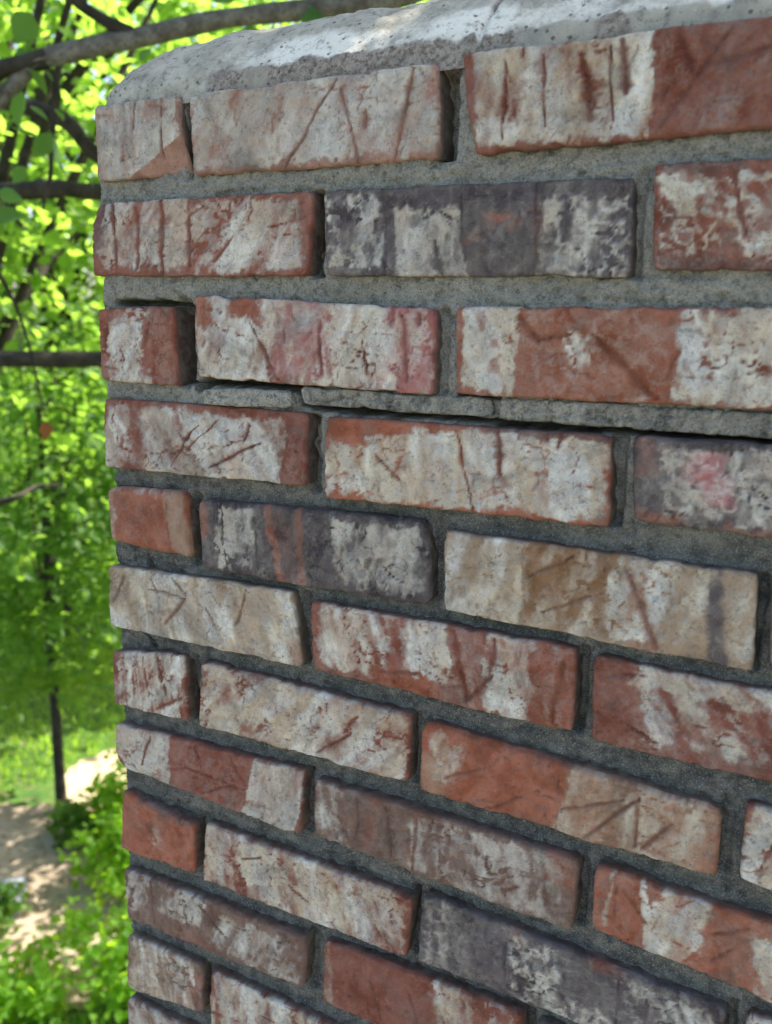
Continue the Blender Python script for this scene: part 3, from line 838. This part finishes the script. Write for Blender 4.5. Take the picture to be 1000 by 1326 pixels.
# ---- mortar crown
def build_crown():
    def ax(L):
        a = np.concatenate([np.arange(0, .006, .0008), np.arange(.006, .03, .0014), np.arange(.03, .12, .0022), np.arange(.12, L/2, .02)])
        return a
    xl = ax(CH_W)
    xs = np.concatenate([xl[xl < .12], np.arange(.12, .52, .0022), np.arange(.53, CH_W-.12, .02), (CH_W-xl[xl < .12])[::-1]])
    yl = ax(CH_D)
    ys = np.concatenate([yl, (CH_D-yl[yl < .12])[::-1]])
    ys = np.unique(np.round(ys, 5))
    X, Y = np.meshgrid(xs, ys)
    j = (fbm(X*30, Y*30, 3, 3)-.5)*.010 + (fbm(X*110, Y*110, 5, 3)-.5)*.004
    ex, ey = np.minimum(X, CH_W-X), np.minimum(Y, CH_D-Y)
    k = .022
    h_ = np.clip(.5+.5*(ey-ex)/k, 0, 1)
    d = ey*(1-h_)+ex*h_ - k*h_*(1-h_)           # smooth minimum: rounded corner
    d = np.maximum(d, 0)
    dd = np.maximum(d + j*sm(0, .02, d), 0)
    z = .009*np.sqrt(sm(0, .004, dd)) + .056*(1-np.exp(-dd/.037)) + .06*dd
    z = z + .0035*(fbm(X*22, Y*22, 11, 3)-.5)*sm(0, .01, d) + .0022*(fbm(X*140, Y*140, 13, 3, .6)-.5)
    # rough lip
    lip = sm(.008, .003, dd+.006*(fbm(X*60, Y*60, 43, 3)-.5))
    z = z + lip*.009*(fbm(X*75, Y*75, 17, 3, .6)-.45)*sm(0, .003, d)
    # crack running back from the front edge
    cx = .3055 + .008*(fbm(Y*40, Y*0+3, 21, 3)-.5)+Y*.10
    cd = np.abs(X-cx)
    z = z - .007*np.exp(-(cd/.0018)**2)*sm(0, .002, d)*sm(.30, .1, Y)
    z = np.where(d <= 1e-6, -.003, z-.001)
    band = sm(.002, .006, dd)*(1-sm(.012, .028, dd))
    front = sm(.085, .115, X+.03*(fbm(Y*60, X*60, 41, 2)-.5))
    nz = fbm(X*16, Y*16, 31, 3)
    white = np.clip(.85*band*front*(.1+1.5*nz) + .25*sm(.5, .7, nz)*front*sm(.0, .02, d), 0, 1)
    brown = lip*(.35+.9*sm(.4, .6, fbm(X*26, Y*26, 37, 3)))*front
    brown = np.maximum(brown, 1.2*np.exp(-(cd/.0025)**2))
    nr, nc = X.shape
    V = np.stack([X, Y, z], -1).reshape(-1, 3)
    me = mk_mesh('crown', V, grid_faces(nr, nc), True, dict(white=white.ravel(), brown=brown.ravel()))
    o = link('crown', me, chimney, M_CROWN)
    o['label'] = 'rounded pale grey mortar cap with white patches and a crack'
    o.location = (0.004, .004, 0)
    o.scale = ((CH_W-.008)/CH_W, (CH_D-.008)/CH_D, 1)
build_crown()

# ------------------------------------------------------------------ vegetation
def tube(pts, rad, seed=0, ns=10, sub=6, rough=.10):
    pts = np.array(pts, float)
    rad = np.array(rad, float)
    n = len(pts)
    P = np.vstack([2*pts[0]-pts[1], pts, 2*pts[-1]-pts[-2]])
    out, rr = [], []
    for i in range(n-1):
        p0, p1, p2, p3 = P[i:i+4]
        for t in np.linspace(0, 1, sub, endpoint=False):
            out.append(.5*((2*p1)+(p2-p0)*t+(2*p0-5*p1+4*p2-p3)*t*t+(3*p1-p0-3*p2+p3)*t**3))
            rr.append(rad[i]*(1-t)+rad[i+1]*t)
    out.append(pts[-1])
    rr.append(rad[-1])
    C, rr = np.array(out), np.array(rr)
    T = np.gradient(C, axis=0)
    T /= np.linalg.norm(T, axis=1)[:, None]+1e-9
    ref = np.array((0.31, .17, .94)) if abs(T[:, 2]).mean() < .8 else np.array((1., .2, .1))
    A = np.cross(T, ref)
    A /= np.linalg.norm(A, axis=1)[:, None]+1e-9
    B = np.cross(T, A)
    a = np.linspace(0, 2*np.pi, ns, endpoint=False)
    m = len(C)
    k = 1+rough*2*(fbm(np.arange(m)[:, None]*.5+np.cos(a)[None]*1.3, np.sin(a)[None]*1.3+0*np.arange(m)[:, None]+seed, seed, 3)-.5)
    V = C[:, None]+(A[:, None]*np.cos(a)[None, :, None]+B[:, None]*np.sin(a)[None, :, None])*(rr[:, None]*k)[..., None]
    i = np.arange(m-1)[:, None]*ns
    jn = np.arange(ns)[None]
    f = np.stack([i+jn, i+(jn+1) % ns, i+ns+(jn+1) % ns, i+ns+jn], -1).reshape(-1, 4)
    return V.reshape(-1, 3), f

def join(parts):
    v, f, o = [], [], 0
    for a, b in parts:
        v.append(a)
        f.append(b+o)
        o += len(a)
    return np.concatenate(v), np.concatenate(f)

# one leaf: ovate with a drawn-out tip, folded along the midrib, 8 triangles
LEAF_V = np.array([(0, 0, 0), (0, .30, -.035), (0, .65, -.02), (0, 1.0, -.10),
                   (-.30, .22, .055), (-.34, .50, .06), (-.17, .80, .0),
                   (.30, .22, .055), (.34, .50, .06), (.17, .80, .0)])
LEAF_F = np.array([(0, 1, 4), (1, 5, 4), (1, 2, 5), (2, 6, 5), (2, 3, 6), (0, 7, 1), (1, 7, 8), (1, 8, 2), (2, 8, 9), (2, 9, 3)])
def leaves(pos, size, rng, droop=.5, out=None):
    n = len(pos)
    ang = rng.uniform(0, 2*np.pi, n)
    d = np.stack([np.cos(ang), np.sin(ang), -droop+rng.normal(0, .45, n)], -1)
    if out is not None:
        d += out*.7
    d /= np.linalg.norm(d, axis=1)[:, None]
    up = np.stack([rng.normal(0, .45, n), rng.normal(0, .45, n), np.ones(n)], -1)
    x = np.cross(d, up)
    x /= np.linalg.norm(x, axis=1)[:, None]
    z = np.cross(x, d)
    s = (size*rng.uniform(.65, 1.25, n))[:, None, None]
    L = LEAF_V[None]*s
    wdt = rng.uniform(.8, 1.25, n)[:, None, None]
    V = pos[:, None]+x[:, None]*L[..., :1]*wdt+d[:, None]*L[..., 1:2]+z[:, None]*L[..., 2:3]
    F_ = LEAF_F[None]+(np.arange(n)*10)[:, None, None]
    return V.reshape(-1, 3), F_.reshape(-1, 3)

def clump_points(rng, cen, rad, n, hollow=.35):
    p = rng.normal(0, 1, (n, 3))
    p /= np.linalg.norm(p, axis=1)[:, None]
    r = rng.uniform(hollow**3, 1, n)**(1/3)
    return np.array(cen)+p*r[:, None]*np.array(rad)

def tree(name, label, base, top_h, trunk_r, cen, rad, nclump, per, lsize, lmat, seed, bark=None, group=None, nlimb=14, spread=.28, lean=(0, 0)):
    rng = np.random.default_rng(seed)
    b = np.array(base, float)
    t = empty(name, label, 'tree', tuple(b), group)
    cen = np.array(cen, float)-b
    top = np.array((lean[0], lean[1], top_h))
    mids = [np.zeros(3), top*.3+rng.normal(0, .05, 3), top*.65+rng.normal(0, .08, 3), top]
    bark = bark or M_BARK_DARK
    me = mk_mesh('trunk', *tube(mids, [trunk_r*1.25, trunk_r, trunk_r*.8, trunk_r*.35], seed, 12))
    link('trunk', me, t, bark)
    cl = clump_points(rng, cen, rad, nclump)
    lim = []
    for i in range(nlimb):
        k = rng.uniform(.35, .98)
        s = top*k
        e = cl[rng.integers(0, nclump)]
        m1 = s*.6+e*.4+np.array((0, 0, .15))+rng.normal(0, .1, 3)
        lim.append(tube([s, m1, e], [trunk_r*.45*(1.15-k), trunk_r*.25, .008], seed+i, 7, 5))
    if lim:
        link('branch', mk_mesh('branch', *join(lim)), t, bark)
    pos, outv = [], []
    for c in cl:
        m = rng.integers(int(per*.5), int(per*1.5))
        sp = spread*rng.uniform(.6, 1.4)
        q = rng.normal(0, 1, (m, 3))*np.array((sp, sp, sp*.65))
        pos.append(c+q)
        outv.append(q/(np.linalg.norm(q, axis=1)[:, None]+1e-6))
    pos = np.concatenate(pos)
    v, f = leaves(pos, lsize, rng, .45, np.concatenate(outv))
    o = link('crown', mk_mesh('crown', v, f, False), t, lmat)
    o['kind'] = 'stuff'
    return t

# --- the tree whose limb reaches behind the chimney
def near_tree():
    rng = np.random.default_rng(12)
    B = np.array((1.1, 3.2, GZ))
    t = empty('shade_tree', 'broad leafy tree reaching a grey limb behind the chimney cap', 'tree', tuple(B))
    off = np.array((0, 0, 0.))-B
    trunk = np.array([(1.1, 3.2, GZ), (1.05, 3.1, -2.2), (.95, 3.0, .2), (.7, 3.0, 2.0), (.4, 3.0, 3.6)])+off
    link('trunk', mk_mesh('trunk', *tube(trunk, [.24, .19, .16, .12, .05], 3, 16)), t, M_BARK)
    limb = np.array([(.98, 3.02, .1), (.4, 2.3, .60), (-.10, 1.95, .72), (-.432, 1.751, .728), (-.684, 1.651, .667), (-.856, 1.555, .64), (-1.035, 1.435, .606),
                     (-1.204, 1.307, .55), (-1.371, 1.158, .482), (-1.414, 1.122, .442), (-1.462, 1.086, .377), (-1.56, 1.0, .24), (-1.75, .9, .05)])+off
    link('branch', mk_mesh('branch', *tube(limb, [.055, .038, .031, .027, .025, .024, .024, .024, .024, .021, .016, .012, .007], 5, 14, 6, .16)), t, M_BARK)
    def br(pts, rad, nm='branch', seed=1):
        link(nm, mk_mesh(nm, *tube(np.array(pts)+off, rad, seed, 9, 6, .15)), t, M_BARK_DARK)
    br([(-1.371, 1.158, .482), (-1.43, 1.10, .455), (-1.52, 1.05, .44), (-1.8, .8, .46)], [.026, .022, .018, .01])
    br([(-1.204, 1.307, .55), (-1.29, 1.22, .60), (-1.38, 1.14, .69), (-1.6, .95, .86)], [.018, .014, .012, .008])
    br([(-1.350, 1.180, .475), (-1.364, 1.178, .42), (-1.385, 1.185, .355), (-1.400, 1.185, .28), (-1.415, 1.189, .208), (-1.45, 1.19, .13)], [.009, .008, .0075, .007, .006, .003], 'twig')
    ups = [[(.7, 3.0, 2.0), (.0, 2.6, 2.4), (-.9, 2.4, 2.6), (-2.0, 2.0, 2.7)], [(.95, 3.0, .9), (.2, 2.9, 1.5), (-.8, 3.0, 1.9), (-2.2, 3.2, 2.1)],
           [(.5, 3.0, 3.0), (.6, 2.0, 3.2), (.7, 1.0, 3.3)], [(.5, 3.0, 3.0), (-.2, 3.8, 3.6), (-1.0, 4.4, 3.9)], [(.95, 3.0, .6), (1.8, 2.8, 1.6), (2.8, 2.6, 2.2)]]
    for k, u in enumerate(ups):
        br(u, list(np.linspace(.075, .02, len(u))), 'branch', 20+k)
    # canopy above and behind the stack (shades it)
    cl = clump_points(rng, (.2, 2.6, 2.6), (2.7, 2.1, 1.25), 260, .2)
    pos = np.concatenate([c+rng.normal(0, 1, (42, 3))*np.array((.26, .26, .16)) for c in cl])
    pos = pos[pos[:, 2] > 1.0]
    v, f = leaves(pos+off, .115, rng, .4)
    o = link('crown', mk_mesh('crown', v, f, False), t, M_LEAF_NEAR)
    o['kind'] = 'stuff'
    # leaves one can tell apart on the low limb
    lm = []
    for k in range(5):
        vv, ff = leaves(np.zeros((1, 3)), .085*(1+.0*k), np.random.default_rng(50+k), .6)
        lm.append(mk_mesh('leaf', vv, ff, True))
        lm[-1].materials.append(M_LEAF_NEAR)
    sites = []
    def along(pts, n, sp):
        pts = np.array(pts)
        for _ in range(n):
            k = rng.uniform(0, len(pts)-1.001)
            i = int(k)
            sites.append(pts[i]*(1-(k-i))+pts[i+1]*(k-i)+rng.normal(0, 1, 3)*sp)
    along(limb[6:]-off, 22, np.array((.10, .10, .12)))
    along([(-1.364, 1.178, .44), (-1.45, 1.19, .10)], 10, np.array((.07, .07, .06)))
    along([(-1.43, 1.10, .46), (-1.9, .8, .46)], 16, np.array((.09, .09, .09)))
    along([(-1.29, 1.22, .60), (-1.6, .95, .86)], 22, np.array((.10, .10, .09)))
    along([(-1.0, 1.5, .66), (-1.35, 1.3, .86)], 12, np.array((.10, .10, .05)))
    for k, s in enumerate(sites):
        o = link('leaf', lm[k % 5], t)
        o.location = tuple(s+off)
        o.rotation_euler = (rng.normal(0, .5), rng.normal(0, .5), rng.uniform(0, 6.28))
        sc = rng.uniform(.6, 1.15)
        o.scale = (sc, sc, sc)
    o = link('leaf', lm[0].copy(), t)
    o.data.materials.clear()
    o.data.materials.append(M_DEAD)
    o['label'] = 'dry orange brown hanging leaf'
    o.location = tuple(np.array((-1.97, 1.60, -.50))+off)
    o.rotation_euler = (.9, .3, 1.0)
    br([(-1.62, .98, .2), (-1.85, 1.4, -.1), (-1.97, 1.60, -.49)], [.012, .006, .003], 'twig')
near_tree()

# --- trees beyond, each with its own look
tree('sapling', 'slender tree with bare thin trunk standing beside the sandy clearing', (-5.44, 4.44, GZ), 3.9, .042,
     (-5.4, 4.5, -1.7), (1.1, 1.1, 1.7), 140, 48, .095, M_LEAF_DARK, 31, nlimb=18, spread=.22)
tree('broadleaf_tree', 'mid green tree with low level boughs just left of the chimney', (-4.9, 2.4, GZ), 5.8, .16,
     (-4.2, 3.5, 1.4), (1.7, 1.6, 2.0), 120, 40, .11, M_LEAF_FAR, 32, nlimb=16, spread=.26, lean=(.6, .9))
tree('broadleaf_tree', 'tall bright backlit tree farther off behind the slender trunk', (-9.5, 8.2, GZ), 8.5, .22,
     (-9.2, 8.0, 2.2), (3.6, 3.2, 4.2), 300, 40, .15, M_LEAF_FAR, 33, nlimb=22, spread=.42)
tree('broadleaf_tree', 'wide green tree at the far side of the lawn on the left', (-12.5, 7.2, GZ), 8.0, .24,
     (-12.2, 7.2, 1.6), (3.6, 3.2, 4.4), 270, 40, .16, M_LEAF_DARK, 34, nlimb=20, spread=.45)
tree('broadleaf_tree', 'tall green tree far off hidden partly by the chimney edge', (-9.8, 13.0, GZ), 10, .25,
     (-9.6, 12.8, 2.5), (4.2, 3.6, 5.4), 300, 42, .17, M_LEAF_FAR, 35, nlimb=20, spread=.5)

tree('added_dapple_tree', 'unseen thin tree added behind the chimney to dapple the path', (-3.3, 6.4, GZ), 4.6, .06,
     (-2.7, 6.35, -.2), (1.9, 1.2, 1.0), 80, 26, .10, M_LEAF_FAR, 36, nlimb=12, spread=.2)  # added out of view to break up the sunlight on the path

# low boughs crossing the view (limbs of the mid tree)
tree('broadleaf_tree', 'spreading green tree on the open lawn far behind the chimney', (3.5, 15.0, GZ), 8.5, .22,
     (3.5, 15.0, 1.8), (3.6, 3.2, 3.8), 240, 40, .17, M_LEAF_FAR, 38, nlimb=18, spread=.45)
tree('added_shade_tree', 'unseen dense tree added behind the chimney to shade the far lawn', (-6.4, 10.2, GZ), 6.4, .2,
     (-6.4, 10.1, .9), (2.3, 2.2, 2.2), 170, 50, .17, M_LEAF_DARK, 37, nlimb=14, spread=.4)  # added, hidden by the stack, to throw shade on the far lawn

def boughs():
    t = [o for o in bpy.data.objects if o.get('label', '').startswith('mid green tree')][0]
    off = -np.array(t.location)
    for k, (p, r) in enumerate([
        ([(-4.6, 2.9, -.6), (-3.4, 2.15, -.40), (-2.635, 1.941, -.32), (-2.38, 2.241, -.315), (-2.0, 2.65, -.28)], [.05, .042, .036, .034, .025]),
        ([(-4.5, 3.0, .3), (-3.0, 1.9, .30), (-2.102, 1.764, .293), (-1.981, 1.898, .298), (-1.7, 2.3, .34)], [.04, .034, .03, .028, .02]),
        ([(-2.9, 1.85, .30), (-2.2, 1.5, .52), (-1.828, 1.573, .471), (-1.758, 1.676, .37), (-1.65, 1.9, .25)], [.03, .026, .026, .024, .012]),
        ([(-4.6, 2.8, -1.3), (-3.386, 2.463, -1.092), (-3.28, 2.61, -1.02), (-3.2, 2.72, -1.02)], [.024, .018, .012, .005])]):
        link('branch', mk_mesh('branch', *tube(np.array(p)+off, r, 60+k, 9, 6, .18)), t, M_BARK_DARK)
boughs()

# far wood that reads as one mass
def far_wood():
    rng = np.random.default_rng(77)
    n = 640
    a = rng.uniform(math.radians(5), math.radians(195), n)
    r = rng.uniform(22, 34, n)
    c = np.stack([np.cos(a)*r, np.sin(a)*r, GZ+rng.uniform(.3, 1, n)*rng.uniform(.3, 9.5, n)], -1)
    pos = np.concatenate([q+rng.normal(0, 1, (46, 3))*np.array((.9, .9, .7)) for q in c])
    pos[:, 2] = np.maximum(pos[:, 2], GZ+.1)
    v, f = leaves(pos, .42, rng, .4)
    o = link('distant_woods', mk_mesh('distant_woods', v, f, False), None, M_LEAF_FAR)
    o['kind'] = 'stuff'
    o['label'] = 'far green woodland behind the lawn'
far_wood()

def shrub(label, x, y, r, h, n, ls, seed, mat=M_SHRUB, group=None):
    rng = np.random.default_rng(seed)
    t = empty('shrub', label, 'shrub', (x, y, GZ), group)
    st = []
    for k in range(9):
        a = rng.uniform(0, 6.28)
        e = np.array((math.cos(a)*r*.6, math.sin(a)*r*.6, h*rng.uniform(.5, .9)))
        st.append(tube([(e[0]*.1, e[1]*.1, 0), e*np.array((.5, .5, .6)), e], [.008, .006, .003], k, 5, 4))
    link('stem', mk_mesh('stem', *join(st)), t, M_BARK_DARK)
    cl = clump_points(rng, (0, 0, h*.55), (r, r, h*.5), 26, .2)
    pos = np.concatenate([c+rng.normal(0, 1, (n//26, 3))*r*.17 for c in cl])
    pos[:, 2] = np.maximum(pos[:, 2], .02)
    v, f = leaves(pos, ls, rng, .1)
    o = link('foliage', mk_mesh('foliage', v, f, False), t, mat)
    o['kind'] = 'stuff'
shrub('sunlit bright green shrub beside the sandy clearing against the chimney edge', -4.55, 4.55, .42, .75, 1300, .075, 81)
shrub('pale green leafy shrub leaning over the shaded dirt path', -4.0, 3.95, .42, .55, 1300, .07, 82)
shrub('low bright shrub nearest the chimney foot at the lower left', -3.35, 3.25, .45, .5, 1200, .07, 83)
shrub('dark green low bush in shade beside the stone slab', -4.55, 2.95, .32, .35, 800, .07, 84, M_LEAF_DARK)
shrub('yellow green low bush in the bottom left corner of the lawn', -3.85, 2.65, .36, .32, 900, .07, 85)
shrub('small dark bush at the edge of the dirt path below the thin trunk', -4.95, 4.2, .25, .3, 600, .06, 86, M_LEAF_DARK)

def grass():
    rng = np.random.default_rng(9)
    n = 60000
    x = rng.uniform(-13, -2.2, n)
    y = rng.uniform(1.5, 13, n)
    dens = fbm(x*.9, y*.9, 3, 3)
    ca, sa = math.cos(math.radians(-25)), math.sin(math.radians(-25))
    px = np.hypot(((x+4.62)*ca+(y-3.58)*sa)/1.4, (-(x+4.62)*sa+(y-3.58)*ca)/.60) > 1.0+.3*rng.normal(0, .4, n)
    ca, sa = math.cos(math.radians(29)), math.sin(math.radians(29))
    sx = np.hypot(((x+5.05)*ca+(y-5.35)*sa)/1.05, (-(x+5.05)*sa+(y-5.35)*ca)/.72) > 1.0+.2*rng.normal(0, .4, n)
    k = (dens > .36) & px & sx
    x, y = x[k], y[k]
    n = len(x)
    h = rng.uniform(.04, .13, n)
    a = rng.uniform(0, 6.28, n)
    w_ = .006+.004*rng.uniform(0, 1, n)
    lx, ly = rng.normal(0, .05, n), rng.normal(0, .05, n)
    b0 = np.stack([x-np.cos(a)*w_, y-np.sin(a)*w_, 0*x-.012], -1)
    b1 = np.stack([x+np.cos(a)*w_, y+np.sin(a)*w_, 0*x-.012], -1)
    tp = np.stack([x+lx, y+ly, h], -1)
    V = np.stack([b0, b1, tp], 1).reshape(-1, 3)
    f = np.arange(n*3).reshape(-1, 3)
    o = link('grass', mk_mesh('grass', V, f, False), None, M_GRASS)
    o.location.z = GZ
    o['kind'] = 'stuff'
grass()

def slab():
    import bmesh
    bm = bmesh.new()
    bmesh.ops.create_cube(bm, size=1)
    bmesh.ops.scale(bm, vec=(.55, .38, .14), verts=bm.verts)
    bmesh.ops.bevel(bm, geom=bm.edges[:], offset=.018, segments=2, affect='EDGES')
    bmesh.ops.subdivide_edges(bm, edges=[e for e in bm.edges if e.calc_length() > .2], cuts=5, use_grid_fill=True)
    for v in bm.verts:
        v.co += Vector((math.sin(v.co.y*31+1), math.sin(v.co.x*27), math.sin(v.co.x*19+v.co.y*23)))*.005
    me = bpy.data.meshes.new('stone_slab')
    bm.to_mesh(me)
    bm.free()
    o = link('stone_slab', me, None, M_STONE)
    o.location = (-4.85, 3.2, GZ+.055)
    o.rotation_euler = (0, 0, .7)
    tag(o, 'blue grey stone slab lying at the left edge of the dirt path', 'stone')
slab()
